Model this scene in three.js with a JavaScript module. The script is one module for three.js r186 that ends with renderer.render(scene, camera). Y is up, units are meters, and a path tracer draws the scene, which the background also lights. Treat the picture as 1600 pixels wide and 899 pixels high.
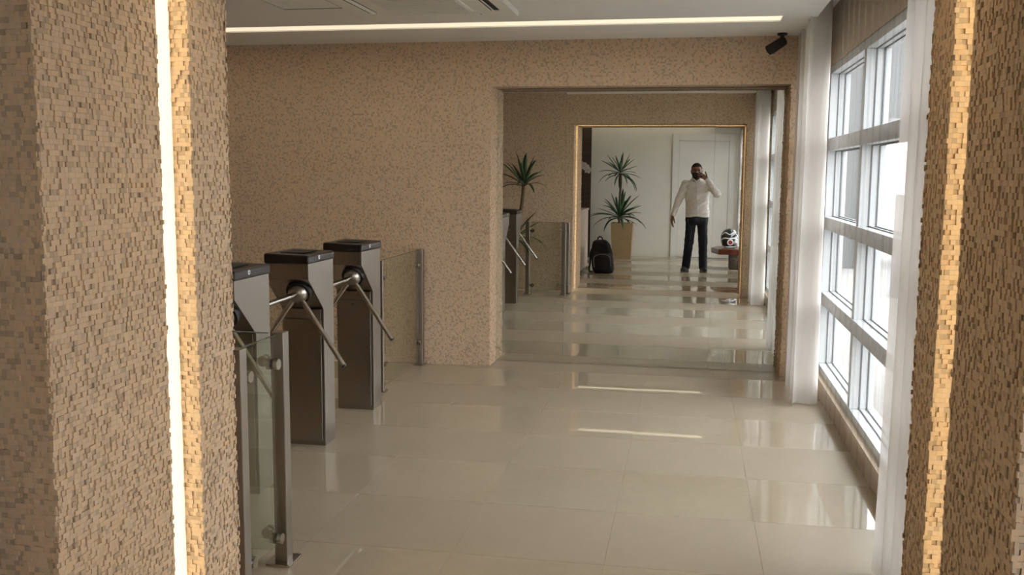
import * as THREE from 'three';
import { RoundedBoxGeometry } from 'three/addons/geometries/RoundedBoxGeometry.js';
import { mergeGeometries } from 'three/addons/utils/BufferGeometryUtils.js';
import { RectAreaLightUniformsLib } from 'three/addons/lights/RectAreaLightUniformsLib.js';

// ---------------------------------------------------------------- camera, sky, exposure
const scene = new THREE.Scene();
const renderer = new THREE.WebGLRenderer({ antialias: true });
renderer.toneMapping = THREE.LinearToneMapping;
renderer.toneMappingExposure = 1.29;
renderer.shadowMap.enabled = true;
RectAreaLightUniformsLib.init();

const camera = new THREE.PerspectiveCamera(2 * Math.atan(449.5 / 1500.58) * 180 / Math.PI, 1600 / 899, 0.01, 300);
{
  const yaw = 0.1826, pitch = 0.1176, roll = 0.0076;
  const fw = new THREE.Vector3(-Math.sin(yaw) * Math.cos(pitch), -Math.sin(pitch), -Math.cos(yaw) * Math.cos(pitch));
  const ri = new THREE.Vector3(Math.cos(yaw), 0, -Math.sin(yaw)), up = new THREE.Vector3().crossVectors(ri, fw);
  const r2 = ri.clone().multiplyScalar(Math.cos(roll)).addScaledVector(up, Math.sin(roll));
  const u2 = up.clone().multiplyScalar(Math.cos(roll)).addScaledVector(ri, -Math.sin(roll));
  camera.quaternion.setFromRotationMatrix(new THREE.Matrix4().makeBasis(r2, u2, fw.clone().negate()));
  camera.position.set(0, 1.5, 0);
}
scene.add(camera);
const SKY = 5.5;                                                 // bright overcast sky
scene.background = new THREE.Color(0.965, 0.985, 1.0);
scene.backgroundIntensity = SKY;

const LED_CEILING = new THREE.Color(1.0, 0.86, 0.63), LED_WARM = new THREE.Color(1.0, 0.84, 0.55);
function areaLight(color, intensity, w, h, pos, towards) {       // light of a glowing strip, just in front of its face
  const l = new THREE.RectAreaLight(color, intensity, w, h);
  l.position.set(...pos); l.lookAt(pos[0] + towards[0], pos[1] + towards[1], pos[2] + towards[2]);
  scene.add(l); return l;
}

// ---------------------------------------------------------------- measures (metres; x right, y up, z = -depth)
const D = 7.255, ND = 0.261, NL = -1.5155, NR = 0.688, NH = 2.162;             // far wall and its mirror niche
const XL = -1.464, XR = 0.6475, HO = 2.125, HC = 2.497, Z1 = 2.894, Z0 = 1.976;  // opening between hall and room
const XW = 0.937, XWALL = -4.514, DREAR = -2.95, T = 0.6033, C0 = -0.2911, R0 = 4.1723;

// ---------------------------------------------------------------- helpers
function rng(seed) { let a = seed >>> 0; return () => { a |= 0; a = a + 0x6D2B79F5 | 0; let t = Math.imul(a ^ a >>> 15, 1 | a); t = t + Math.imul(t ^ t >>> 7, 61 | t) ^ t; return ((t ^ t >>> 14) >>> 0) / 4294967296; }; }
const V = (x, y, z) => new THREE.Vector3(x, y, z);
const taken = {};
function numbered(n) { const k = taken[n] = (taken[n] ?? -1) + 1; return k ? n + '_' + String(k).padStart(3, '0') : n; }
function mesh(name, geo, mat, parent) { const m = new THREE.Mesh(geo, mat); m.name = name; m.castShadow = m.receiveShadow = true; (parent ?? scene).add(m); return m; }
function tag(o, label, category, group, kind) { o.userData.label = label; o.userData.category = category; if (group) o.userData.group = group; if (kind) o.userData.kind = kind; return o; }
function thing(name, label, category, pos = [0, 0, 0], group) { const o = new THREE.Group(); o.name = numbered(name); o.position.set(...pos); scene.add(o); return tag(o, label, category, group); }
function struct(name, label) { const o = new THREE.Group(); o.name = name; o.userData.kind = 'structure'; o.userData.label = label; o.userData.category = name.split('_')[0]; scene.add(o); return o; }
// axis-aligned box between two corners given as x, y, depth
function bx(x0, x1, y0, y1, d0, d1, r = 0) {
  const w = x1 - x0, h = y1 - y0, d = d1 - d0;
  const g = r > 0 ? new RoundedBoxGeometry(w, h, d, 2, Math.min(r, w / 2.01, h / 2.01, d / 2.01)) : new THREE.BoxGeometry(w, h, d);
  return g.translate((x0 + x1) / 2, (y0 + y1) / 2, -(d0 + d1) / 2);
}
function merge(list) { return mergeGeometries(list.map((g) => { const q = g.index ? g.toNonIndexed() : g; for (const k of Object.keys(q.attributes)) if (!['position', 'normal', 'uv'].includes(k)) q.deleteAttribute(k); return q; })); }
function tube(pts, r, seg = 24, rad = 10) { return new THREE.TubeGeometry(new THREE.CatmullRomCurve3(pts), seg, r, rad, false); }
function cyl(a, b, r0, r1, seg = 20) { const dir = b.clone().sub(a), g = new THREE.CylinderGeometry(r1, r0, dir.length(), seg); g.applyQuaternion(new THREE.Quaternion().setFromUnitVectors(V(0, 1, 0), dir.clone().normalize())); const c = a.clone().add(b).multiplyScalar(0.5); return g.translate(c.x, c.y, c.z); }
function noiseTexture(n, seed, fn, srgb = true) {
  const data = new Uint8Array(n * n * 4), r = rng(seed);
  const lat = []; for (let o = 0; o < 6; o++) { const m = 4 << o; lat.push({ m, v: Float32Array.from({ length: m * m }, () => r()) }); }
  const val = (o, x, y) => { const { m, v } = lat[o]; const fx = x * m, fy = y * m, ix = Math.floor(fx), iy = Math.floor(fy); let u = fx - ix, w = fy - iy; u = u * u * (3 - 2 * u); w = w * w * (3 - 2 * w); const g = (i, j) => v[((j % m) + m) % m * m + ((i % m) + m) % m]; return (g(ix, iy) * (1 - u) + g(ix + 1, iy) * u) * (1 - w) + (g(ix, iy + 1) * (1 - u) + g(ix + 1, iy + 1) * u) * w; };
  for (let y = 0; y < n; y++) for (let x = 0; x < n; x++) { const c = fn(x / n, y / n, val, r); const k = (y * n + x) * 4; data[k] = c[0] * 255; data[k + 1] = c[1] * 255; data[k + 2] = c[2] * 255; data[k + 3] = 255; }
  const t = new THREE.DataTexture(data, n, n); t.wrapS = t.wrapT = THREE.RepeatWrapping; t.magFilter = THREE.LinearFilter; t.minFilter = THREE.LinearMipmapLinearFilter; t.generateMipmaps = true;
  if (srgb) t.colorSpace = THREE.SRGBColorSpace; t.needsUpdate = true; return t;
}
const lin = (r, g, b) => new THREE.Color().setRGB(r, g, b);
const S = (o) => new THREE.MeshStandardMaterial(o), PH = (o) => new THREE.MeshPhysicalMaterial(o);

// surface nets: meshes the zero level of a distance field inside a box
function nets(lo, hi, cell, f) {
  const n = [0, 1, 2].map((k) => Math.ceil((hi[k] - lo[k]) / cell) + 1), N = n[0] * n[1] * n[2], F = new Float32Array(N);
  for (let k = 0, q = 0; k < n[2]; k++) for (let j = 0; j < n[1]; j++) for (let i = 0; i < n[0]; i++, q++) F[q] = f(lo[0] + i * cell, lo[1] + j * cell, lo[2] + k * cell);
  const id = new Int32Array(N).fill(-1), pos = [], idx = [], sx = 1, sy = n[0], sz = n[0] * n[1];
  for (let k = 0; k < n[2] - 1; k++) for (let j = 0; j < n[1] - 1; j++) for (let i = 0; i < n[0] - 1; i++) {
    const q = i + j * sy + k * sz; let c = 0, px = 0, py = 0, pz = 0;
    const edge = (a, b, x0, y0, z0, x1, y1, z1) => { const u = F[q + a], v = F[q + b]; if ((u < 0) !== (v < 0)) { const t = u / (u - v); px += x0 + t * (x1 - x0); py += y0 + t * (y1 - y0); pz += z0 + t * (z1 - z0); c++; } };
    edge(0, sx, 0, 0, 0, 1, 0, 0); edge(sy, sx + sy, 0, 1, 0, 1, 1, 0); edge(sz, sx + sz, 0, 0, 1, 1, 0, 1); edge(sy + sz, sx + sy + sz, 0, 1, 1, 1, 1, 1);
    edge(0, sy, 0, 0, 0, 0, 1, 0); edge(sx, sx + sy, 1, 0, 0, 1, 1, 0); edge(sz, sy + sz, 0, 0, 1, 0, 1, 1); edge(sx + sz, sx + sy + sz, 1, 0, 1, 1, 1, 1);
    edge(0, sz, 0, 0, 0, 0, 0, 1); edge(sx, sx + sz, 1, 0, 0, 1, 0, 1); edge(sy, sy + sz, 0, 1, 0, 0, 1, 1); edge(sx + sy, sx + sy + sz, 1, 1, 0, 1, 1, 1);
    if (c) { id[q] = pos.length / 3; pos.push(lo[0] + (i + px / c) * cell, lo[1] + (j + py / c) * cell, lo[2] + (k + pz / c) * cell); }
  }
  const quad = (a, b, c, d, flip) => { if (a < 0 || b < 0 || c < 0 || d < 0) return; flip ? idx.push(a, c, b, a, d, c) : idx.push(a, b, c, a, c, d); };
  for (let k = 1; k < n[2] - 1; k++) for (let j = 1; j < n[1] - 1; j++) for (let i = 1; i < n[0] - 1; i++) {
    const q = i + j * sy + k * sz, u = F[q] < 0;
    if (u !== F[q + sx] < 0) quad(id[q - sy - sz], id[q - sz], id[q], id[q - sy], !u);
    if (u !== F[q + sy] < 0) quad(id[q - sx - sz], id[q - sx], id[q], id[q - sz], !u);
    if (u !== F[q + sz] < 0) quad(id[q - sx - sy], id[q - sy], id[q], id[q - sx], !u);
  }
  const g = new THREE.BufferGeometry(); g.setAttribute('position', new THREE.Float32BufferAttribute(pos, 3)); g.setIndex(idx);
  const nor = new Float32Array(pos.length), e = cell * 0.5;
  for (let v = 0; v < pos.length; v += 3) { const x = pos[v], y = pos[v + 1], z = pos[v + 2]; let a = f(x + e, y, z) - f(x - e, y, z), b = f(x, y + e, z) - f(x, y - e, z), c = f(x, y, z + e) - f(x, y, z - e); const l = Math.hypot(a, b, c) || 1; nor[v] = a / l; nor[v + 1] = b / l; nor[v + 2] = c / l; }
  g.setAttribute('normal', new THREE.BufferAttribute(nor, 3));
  g.setAttribute('uv', new THREE.BufferAttribute(Float32Array.from({ length: pos.length / 3 * 2 }, (_, i) => i % 2 ? pos[(i >> 1) * 3 + 1] : pos[(i >> 1) * 3] + pos[(i >> 1) * 3 + 2]), 2));
  return g;
}
const smin = (a, b, k) => { const h = Math.max(k - Math.abs(a - b), 0) / k; return Math.min(a, b) - h * h * k * 0.25; };
function cap(x, y, z, a, b, ra, rb) { const dx = b[0] - a[0], dy = b[1] - a[1], dz = b[2] - a[2], px = x - a[0], py = y - a[1], pz = z - a[2]; let h = (px * dx + py * dy + pz * dz) / (dx * dx + dy * dy + dz * dz); h = h < 0 ? 0 : h > 1 ? 1 : h; return Math.hypot(px - h * dx, py - h * dy, pz - h * dz) - (ra + h * (rb - ra)); }
function ell(x, y, z, c, r) { const a = (x - c[0]) / r[0], b = (y - c[1]) / r[1], d = (z - c[2]) / r[2]; const k = Math.hypot(a, b, d); return (k - 1) * Math.min(r[0], r[1], r[2]); }
function rbox(x, y, z, c, h, r) { const a = Math.abs(x - c[0]) - h[0] + r, b = Math.abs(y - c[1]) - h[1] + r, d = Math.abs(z - c[2]) - h[2] + r; return Math.hypot(Math.max(a, 0), Math.max(b, 0), Math.max(d, 0)) + Math.min(Math.max(a, b, d), 0) - r; }

// ---------------------------------------------------------------- materials
const cloud = noiseTexture(256, 11, (x, y, v) => { const k = 0.94 + 0.06 * (0.5 * v(0, x, y) + 0.3 * v(2, x, y) + 0.2 * v(4, x, y)); return [k, k * 0.998, k * 0.99]; });
const speck = noiseTexture(256, 12, (x, y, v) => { const k = 0.88 + 0.12 * (0.4 * v(2, x, y) + 0.6 * v(5, x, y)); return [k, k, k]; });
const grain = noiseTexture(256, 13, (x, y, v) => { const k = 0.72 + 0.28 * (0.6 * v(4, x * 0.12, y) + 0.4 * v(5, x * 0.2, y * 2)); return [k, k * 0.98, k * 0.96]; });
const brushed = noiseTexture(256, 14, (x, y, v) => { const k = 0.5 + 0.5 * (v(5, x * 3, y * 0.03) - 0.5); return [k, k, k]; }, false);
const weave = noiseTexture(128, 15, (x, y) => { const k = 0.5 + 0.25 * Math.sin(x * 128 * Math.PI / 2) + 0.25 * Math.sin(y * 128 * Math.PI / 2); return [k, k, k]; }, false);
const M = {
  stone: S({ color: 0xffffff, roughness: 0.78 }),
  core: S({ color: lin(0.33, 0.25, 0.17), roughness: 0.95 }),
  tilePolished: PH({ color: lin(0.50, 0.43, 0.328), roughness: 0.014, map: cloud, ior: 1.52 }),
  tileSatin: PH({ color: lin(0.47, 0.402, 0.305), roughness: 0.33, map: cloud, ior: 1.5 }),
  grout: S({ color: lin(0.40, 0.34, 0.26), roughness: 0.9 }),
  ceiling: S({ color: lin(0.83, 0.81, 0.785), roughness: 0.92, map: cloud }),
  paint: S({ color: lin(0.56, 0.46, 0.35), roughness: 0.9, map: cloud }),
  white: S({ color: lin(0.80, 0.77, 0.69), roughness: 0.8, map: cloud }),
  doorWhite: S({ color: lin(0.76, 0.74, 0.68), roughness: 0.45 }),
  alu: S({ color: lin(0.45, 0.47, 0.48), roughness: 0.4 }),
  gasket: S({ color: lin(0.12, 0.13, 0.14), roughness: 0.7 }),
  glass: PH({ color: 0xffffff, roughness: 0.0, transmission: 1, thickness: 0, ior: 1.5, specularIntensity: 0.12 }),
  panelGlass: PH({ color: lin(0.93, 0.955, 0.925), roughness: 0.0, transmission: 1, thickness: 0, ior: 1.5 }),
  glassEdge: S({ color: lin(0.06, 0.085, 0.07), roughness: 0.15 }),
  mirror: S({ color: lin(0.86, 0.88, 0.86), roughness: 0.0, metalness: 1 }),
  steel: PH({ color: lin(0.36, 0.32, 0.285), roughness: 0.30, metalness: 1, bumpMap: brushed, bumpScale: 0.0002 }),
  chrome: S({ color: lin(0.50, 0.47, 0.43), roughness: 0.22, metalness: 1 }),
  darkPlastic: S({ color: lin(0.018, 0.014, 0.013), roughness: 0.38 }),
  black: S({ color: lin(0.012, 0.011, 0.011), roughness: 0.6 }),
  whitePrint: S({ color: lin(0.8, 0.8, 0.8), roughness: 0.6 }),
  curtain: PH({ color: lin(0.70, 0.665, 0.625), roughness: 1, transmission: 0.45, thickness: 0, bumpMap: weave, bumpScale: 0.0003, transparent: true, opacity: 0.84 }),
  sheer: PH({ color: lin(0.80, 0.76, 0.73), roughness: 1, transmission: 0.45, thickness: 0, transparent: true, opacity: 0.42 }),
  voile: PH({ color: lin(0.85, 0.84, 0.82), roughness: 1, transparent: true, opacity: 0.09 }),
  brownPanel: S({ color: lin(0.085, 0.06, 0.038), roughness: 0.55, map: grain }),
  counter: S({ color: lin(0.56, 0.44, 0.36), roughness: 0.4, map: speck }),
  pot: S({ color: lin(0.42, 0.28, 0.14), roughness: 0.6, map: speck }),
  soil: S({ color: lin(0.05, 0.035, 0.02), roughness: 1 }),
  leaf: PH({ color: lin(0.035, 0.09, 0.028), roughness: 0.5, transmission: 0.15, thickness: 0 }),
  leafLight: PH({ color: lin(0.06, 0.15, 0.05), roughness: 0.5, transmission: 0.15, thickness: 0 }),
  bark: S({ color: lin(0.16, 0.10, 0.055), roughness: 0.9, map: speck }),
  wood: S({ color: lin(0.17, 0.045, 0.022), roughness: 0.22, map: grain }),
  skin: S({ color: lin(0.20, 0.095, 0.06), roughness: 0.55 }),
  hair: S({ color: lin(0.012, 0.009, 0.008), roughness: 0.75 }),
  shirt: S({ color: lin(0.78, 0.74, 0.71), roughness: 0.9, bumpMap: weave, bumpScale: 0.0003 }),
  trousers: S({ color: lin(0.014, 0.015, 0.024), roughness: 0.9 }),
  shoe: S({ color: lin(0.012, 0.011, 0.011), roughness: 0.5 }),
  fabricBlack: S({ color: lin(0.010, 0.009, 0.013), roughness: 0.85, bumpMap: weave, bumpScale: 0.0005 }),
  helmetBlack: PH({ color: lin(0.012, 0.016, 0.013), roughness: 0.25, clearcoat: 1, clearcoatRoughness: 0.05 }),
  red: S({ color: lin(0.30, 0.02, 0.03), roughness: 0.35 }),
  petal: PH({ color: lin(0.75, 0.72, 0.68), roughness: 0.8, transmission: 0.3, thickness: 0 }),
  ledWarm: S({ color: lin(0.8, 0.75, 0.6), roughness: 0.6, emissive: LED_WARM, emissiveIntensity: 0.95 }),
  ledCeiling: S({ color: lin(0.8, 0.78, 0.7), roughness: 0.6, emissive: LED_CEILING, emissiveIntensity: 0.66 }),
  facade: S({ color: lin(0.115, 0.12, 0.122), roughness: 0.9, map: cloud }),
  facadeLight: S({ color: lin(0.17, 0.175, 0.175), roughness: 0.9 }),
  parapet: S({ color: lin(0.085, 0.10, 0.125), roughness: 0.9, map: speck }),
  pavement: S({ color: lin(0.22, 0.215, 0.205), roughness: 0.9, map: speck }),
};

// ---------------------------------------------------------------- split-face stone mosaic
const stoneGeo = new THREE.BoxGeometry(1, 1, 1).translate(0, 0, 0.5);
{ const ix = Array.from(stoneGeo.index.array); ix.splice(30, 6); stoneGeo.setIndex(ix); }          // the face against the wall is not built
const PITCH = 0.0131;
function mosaicPatch(out, seed, O, u, v, n, U, Vl, holes = [], ragged = 0, pitch = PITCH) {   // ragged: how far the end stones of some rows stand past the corner
  const r = rng(seed), uV = V(...u), vV = V(...v), nV = V(...n), rows = Math.max(1, Math.round(Vl / pitch)), ph = Vl / rows;
  const q = new THREE.Quaternion().setFromRotationMatrix(new THREE.Matrix4().makeBasis(uV, vV, nV));
  for (let j = 0; j < rows; j++) {
    const out0 = ragged && r() < 0.45 ? ragged * (0.4 + 0.6 * r()) : 0, out1 = ragged && r() < 0.45 ? ragged * (0.4 + 0.6 * r()) : 0; let a = -out0 - r() * pitch * 0.7, prevLow = false; const vc = (j + 0.5) * ph;
    while (a < U + out1 - 0.001) {
      const w0 = pitch * (0.97 + 0.06 * r()), s = Math.max(a, -out0), e = Math.min(a + w0, U + out1); a += w0;
      const k = r(), k2 = r(), k3 = r(), k4 = r();
      if (e - s < 0.003) continue;
      const uc = (s + e) / 2;
      if (holes.some((h) => uc > h[0] && uc < h[2] && vc > h[1] && vc < h[3])) continue;
      const low = k < (prevLow ? 0.12 : 0.28); prevLow = low;
      const depth = 0.008 + (low ? -0.0036 : k > 0.90 ? 0.0030 : 0) + (k2 - 0.5) * 0.0005;
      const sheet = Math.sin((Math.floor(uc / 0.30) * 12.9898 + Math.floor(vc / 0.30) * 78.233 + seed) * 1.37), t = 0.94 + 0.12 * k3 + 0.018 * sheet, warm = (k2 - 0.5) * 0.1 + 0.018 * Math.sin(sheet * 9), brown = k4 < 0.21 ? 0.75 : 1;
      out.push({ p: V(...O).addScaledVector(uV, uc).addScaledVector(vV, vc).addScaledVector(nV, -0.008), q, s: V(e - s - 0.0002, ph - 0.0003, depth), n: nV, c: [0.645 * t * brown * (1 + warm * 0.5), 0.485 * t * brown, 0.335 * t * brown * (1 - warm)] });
    }
  }
}
function buildMosaic(parent, stones) {
  const im = new THREE.InstancedMesh(stoneGeo, M.stone, stones.length), m = new THREE.Matrix4(), c = new THREE.Color();
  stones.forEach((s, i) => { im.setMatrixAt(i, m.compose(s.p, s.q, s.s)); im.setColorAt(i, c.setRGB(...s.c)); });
  im.name = 'stone_mosaic'; im.userData.kind = 'stuff'; im.castShadow = im.receiveShadow = true; parent.add(im); return im;
}

// ---------------------------------------------------------------- floor: tiles in alternating polished and satin rows
{
  const f = struct('floor', 'beige porcelain tile floor with polished and satin rows');
  mesh('screed', bx(XWALL - 0.1, 1.15, -0.2, -0.0012, DREAR - 0.1, D + ND + 0.15), M.grout, f);
  const g = new RoundedBoxGeometry(1, 0.012, 1, 1, 0.0006), uv = g.attributes.uv, ps = g.attributes.position;
  for (let i = 0; i < uv.count; i++) uv.setXY(i, ps.getX(i), ps.getZ(i));
  const r = rng(5), xs = [], ds = [];
  for (let k = -7; k < 3; k++) xs.push([C0 + k * T, Math.min(C0 + (k + 1) * T, 0.9)]);
  for (let k = -12; k < 7; k++) ds.push([Math.max(R0 + k * T, DREAR), Math.min(R0 + (k + 1) * T, D + ND), k]);
  for (const [d0, d1, k] of ds) for (const [x0, x1] of xs) {
    if (x1 - x0 < 0.05 || d1 - d0 < 0.05) continue;
    const t = mesh('tile', g, (k + 20) % 2 === 0 ? M.tilePolished : M.tileSatin, f);
    t.scale.set(x1 - x0 - 0.0014, 1, d1 - d0 - 0.0014); t.position.set((x0 + x1) / 2, -0.006, -(d0 + d1) / 2);
    t.rotation.set((r() - 0.5) * 0.0012, 0, (r() - 0.5) * 0.0012);
  }
}

// ---------------------------------------------------------------- walls
{ // far wall with the mirror niche
  const w = struct('wall_back', 'beige split-stone mosaic wall around the mirror niche');
  const f = 0.008, YT = 2.75;
  mesh('core', merge([bx(XWALL - 0.1, NL - f, 0, YT, D + f, D + ND + 0.15), bx(NR + f, 1.0, 0, YT, D + f, D + ND + 0.15), bx(NL - f, NR + f, NH + f, YT, D + f, D + ND + 0.15), bx(NL - f, NR + f, 0, NH + f, D + ND + 0.02, D + ND + 0.15)]), M.core, w);
  const st = [];
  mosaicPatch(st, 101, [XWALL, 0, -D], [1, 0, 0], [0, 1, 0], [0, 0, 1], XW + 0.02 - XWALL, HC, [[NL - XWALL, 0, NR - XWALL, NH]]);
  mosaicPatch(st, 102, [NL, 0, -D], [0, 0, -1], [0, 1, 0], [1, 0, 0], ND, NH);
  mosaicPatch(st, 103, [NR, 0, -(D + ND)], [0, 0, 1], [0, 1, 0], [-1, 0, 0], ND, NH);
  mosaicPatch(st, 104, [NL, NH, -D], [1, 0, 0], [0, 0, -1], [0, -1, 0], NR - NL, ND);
  buildMosaic(w, st);
}
const GROOVE = { d0: 2.49, d1: 2.665, deep: 0.068 };
{ // wall with the wide opening, LED grooves in its reveals
  const w = struct('wall_front', 'thick stone mosaic wall with a wide lit opening');
  const f = 0.008, { d0, d1, deep } = GROOVE, Y2 = 2.75;
  const slab = (a, b) => [ // one thick wall strip in three depths, the groove between
    bx(a[0], a[1], a[2], a[3], Z0 + f, d0 - f), bx(b[0], b[1], b[2], b[3], d0 - f, d1 + f), bx(a[0], a[1], a[2], a[3], d1 + f, Z1 - f)];
  mesh('core', merge([
    ...slab([XWALL - 0.1, XL - f, 0, Y2], [XWALL - 0.1, XL - deep, 0, Y2]),
    ...slab([XR + f, 1.15, 0, Y2], [XR + deep, 1.15, 0, Y2]),
    ...slab([XL - f, XR + f, HO + f, Y2], [XL - deep, XR + deep, HO + deep, Y2]),
  ]), M.core, w);
  const st = [];
  // faces towards the room and the entrance hall
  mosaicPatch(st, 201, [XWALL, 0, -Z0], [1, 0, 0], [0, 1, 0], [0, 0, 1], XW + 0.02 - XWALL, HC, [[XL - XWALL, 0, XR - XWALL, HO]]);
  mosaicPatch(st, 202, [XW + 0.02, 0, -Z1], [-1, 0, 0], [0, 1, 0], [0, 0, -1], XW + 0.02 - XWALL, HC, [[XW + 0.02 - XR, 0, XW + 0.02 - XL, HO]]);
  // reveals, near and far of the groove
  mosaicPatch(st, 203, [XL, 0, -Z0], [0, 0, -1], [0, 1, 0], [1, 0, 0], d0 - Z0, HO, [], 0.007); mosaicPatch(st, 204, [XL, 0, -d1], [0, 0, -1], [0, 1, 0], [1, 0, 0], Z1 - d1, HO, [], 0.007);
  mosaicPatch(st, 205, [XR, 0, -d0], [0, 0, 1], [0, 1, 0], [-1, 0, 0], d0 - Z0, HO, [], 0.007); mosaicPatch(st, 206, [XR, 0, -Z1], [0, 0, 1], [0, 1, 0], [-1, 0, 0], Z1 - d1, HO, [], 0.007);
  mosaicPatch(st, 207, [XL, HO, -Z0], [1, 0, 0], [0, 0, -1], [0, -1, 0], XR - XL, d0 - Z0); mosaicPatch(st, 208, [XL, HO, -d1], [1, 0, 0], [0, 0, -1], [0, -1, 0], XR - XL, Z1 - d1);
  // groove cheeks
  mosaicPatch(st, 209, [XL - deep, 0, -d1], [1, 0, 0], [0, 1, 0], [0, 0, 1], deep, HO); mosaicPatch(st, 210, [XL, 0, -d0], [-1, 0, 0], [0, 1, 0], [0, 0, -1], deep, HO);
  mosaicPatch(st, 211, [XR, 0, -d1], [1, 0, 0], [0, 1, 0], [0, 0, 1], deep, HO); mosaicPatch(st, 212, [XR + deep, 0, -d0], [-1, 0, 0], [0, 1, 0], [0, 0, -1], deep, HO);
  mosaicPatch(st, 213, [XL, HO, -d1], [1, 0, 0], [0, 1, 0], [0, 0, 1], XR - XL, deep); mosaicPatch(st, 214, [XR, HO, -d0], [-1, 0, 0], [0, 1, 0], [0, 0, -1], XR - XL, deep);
  // the 300 stones that show largest are parts of their own
  camera.updateMatrixWorld(true); camera.updateProjectionMatrix(); const e = V(0, 0, 0), c = V(0, 0, 0);
  for (const s of st) { e.copy(s.p).sub(camera.position); const L = e.length(); c.copy(s.p).project(camera); const facing = -e.dot(s.n) / L; s.score = facing > 0 && Math.abs(c.x) < 1 && Math.abs(c.y) < 1 && c.z < 1 && L < 3.2 ? facing * s.s.x * s.s.y / L / L : 0; }
  st.sort((a, b) => b.score - a.score);
  const mats = new Map(), bins = 12;
  for (const s of st.splice(0, 300)) {
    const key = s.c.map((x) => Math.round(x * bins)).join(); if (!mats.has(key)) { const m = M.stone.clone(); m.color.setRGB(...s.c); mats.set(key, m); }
    const o = mesh('stone', stoneGeo, mats.get(key), w); o.position.copy(s.p); o.quaternion.copy(s.q); o.scale.copy(s.s);
  }
  buildMosaic(w, st);
}
{ const w = struct('wall_left', 'plain beige side wall beyond the turnstiles'); mesh('wall_slab', bx(XWALL - 0.15, XWALL, 0, 2.75, DREAR - 0.15, D + 0.1), M.paint, w); }
{ // white rear wall of the entrance hall
  const w = struct('wall_rear', 'white wall of the entrance hall behind the photographer');
  mesh('wall_slab', bx(XWALL - 0.15, 1.15, 0, 2.75, DREAR - 0.15, DREAR), M.white, w);
  const p = mesh('trim_1', bx(XWALL, -1.836, 0.0, HC - 0.005, DREAR, DREAR + 0.03, 0.003), M.brownPanel);
  tag(p, 'dark brown wood panel behind the reception counter', 'panel', null, 'structure');
}
{ // window wall: sill, pieces between the windows, lintel
  const w = struct('wall_right', 'beige window wall with low sill and lintel');
  mesh('sill_wall', bx(0.9, 1.12, 0, 0.118, DREAR, D + 0.1), M.paint, w);
  mesh('lintel', bx(XW - 0.004, 1.12, 2.264, 2.75, DREAR, D + 0.1), M.paint, w);
  for (const [a, b] of [[7.185, D + 0.1], [1.80, 2.925], [DREAR, -2.71]]) mesh('pier', bx(XW - 0.004, a > 7 ? 1.0 : 1.12, 0.118, 2.264, a, b), M.paint, w);
}
{ // ceiling with curtain pocket and the slots of the strip lights
  const c = struct('ceiling', 'white plaster ceiling with recessed light slots');
  const slots = [[6.37, 6.59, 0.537], [0.22, 0.38, 0.28], [-2.86, -2.70, 0.28]];
  const X0 = XWALL - 0.1, XE = 0.75, parts = []; let d = DREAR - 0.1;
  for (const [a, b, xe] of slots.slice().reverse()) { parts.push(bx(X0, XE, HC, HC + 0.2, d, a)); parts.push(bx(xe, XE, HC, HC + 0.2, a, b)); parts.push(bx(X0, xe, HC + 0.03, HC + 0.2, a, b)); d = b; }
  parts.push(bx(X0, XE, HC, HC + 0.2, d, D + 0.02));
  mesh('plaster', merge(parts), M.ceiling, c);
  mesh('curtain_pocket', bx(XE, 1.12, 2.66, 2.75, DREAR - 0.1, D + 0.1), M.ceiling, c);
  mesh('roof_slab', bx(X0 - 0.1, 1.2, 2.75, 2.95, DREAR - 0.2, D + ND + 0.2), M.ceiling, c);
  const names = ['long ceiling strip light in front of the mosaic mirror wall', 'hall ceiling strip light over the entrance opening side', 'hall ceiling strip light along the white rear wall'];
  slots.forEach(([a, b, xe], i) => {
    const t = thing('ceiling_strip_light', names[i], 'light', [0, HC, 0]); const len = xe - XWALL - 0.1;
    mesh('diffuser', bx(XWALL + 0.1, xe, 0.008, 0.03, a, b), M.ledCeiling, t);
    areaLight(LED_CEILING, i ? 0.4 : 1.2, len - 0.02, b - a - 0.02, [(XWALL + 0.1 + xe) / 2, HC + 0.005, -(a + b) / 2], [0, -1, 0]);
  });
}
{ // LED strips in the grooves of the opening
  const { d0, d1, deep } = GROOVE, mid = (d0 + d1) / 2, w = d1 - d0, I = 1.0;
  const one = (label, g, pos, towards, len, upright) => {
    const t = thing('led_strip', label, 'light', [0, 0, 0], 'warm LED strips around the opening'); mesh('diffuser', g, M.ledWarm, t);
    const l = areaLight(LED_WARM, I, upright ? w - 0.03 : len, upright ? len : w - 0.03, pos, towards); return l;
  };
  one('warm LED strip in the groove of the opening reveal facing the window', bx(XL - deep, XL - deep + 0.006, 0, HO, d0, d1), [XL - deep + 0.01, HO / 2, -mid], [1, 0, 0], HO - 0.05, true);
  one('warm LED strip in the groove of the opening reveal beside the curtain', bx(XR + deep - 0.006, XR + deep, 0, HO, d0, d1), [XR + deep - 0.01, HO / 2, -mid], [-1, 0, 0], HO - 0.05, true);
  one('warm LED strip in the groove of the opening header', bx(XL, XR, HO + deep - 0.006, HO + deep, d0, d1), [(XL + XR) / 2, HO + deep - 0.01, -mid], [0, -1, 0], XR - XL - 0.05, false);
}

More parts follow.
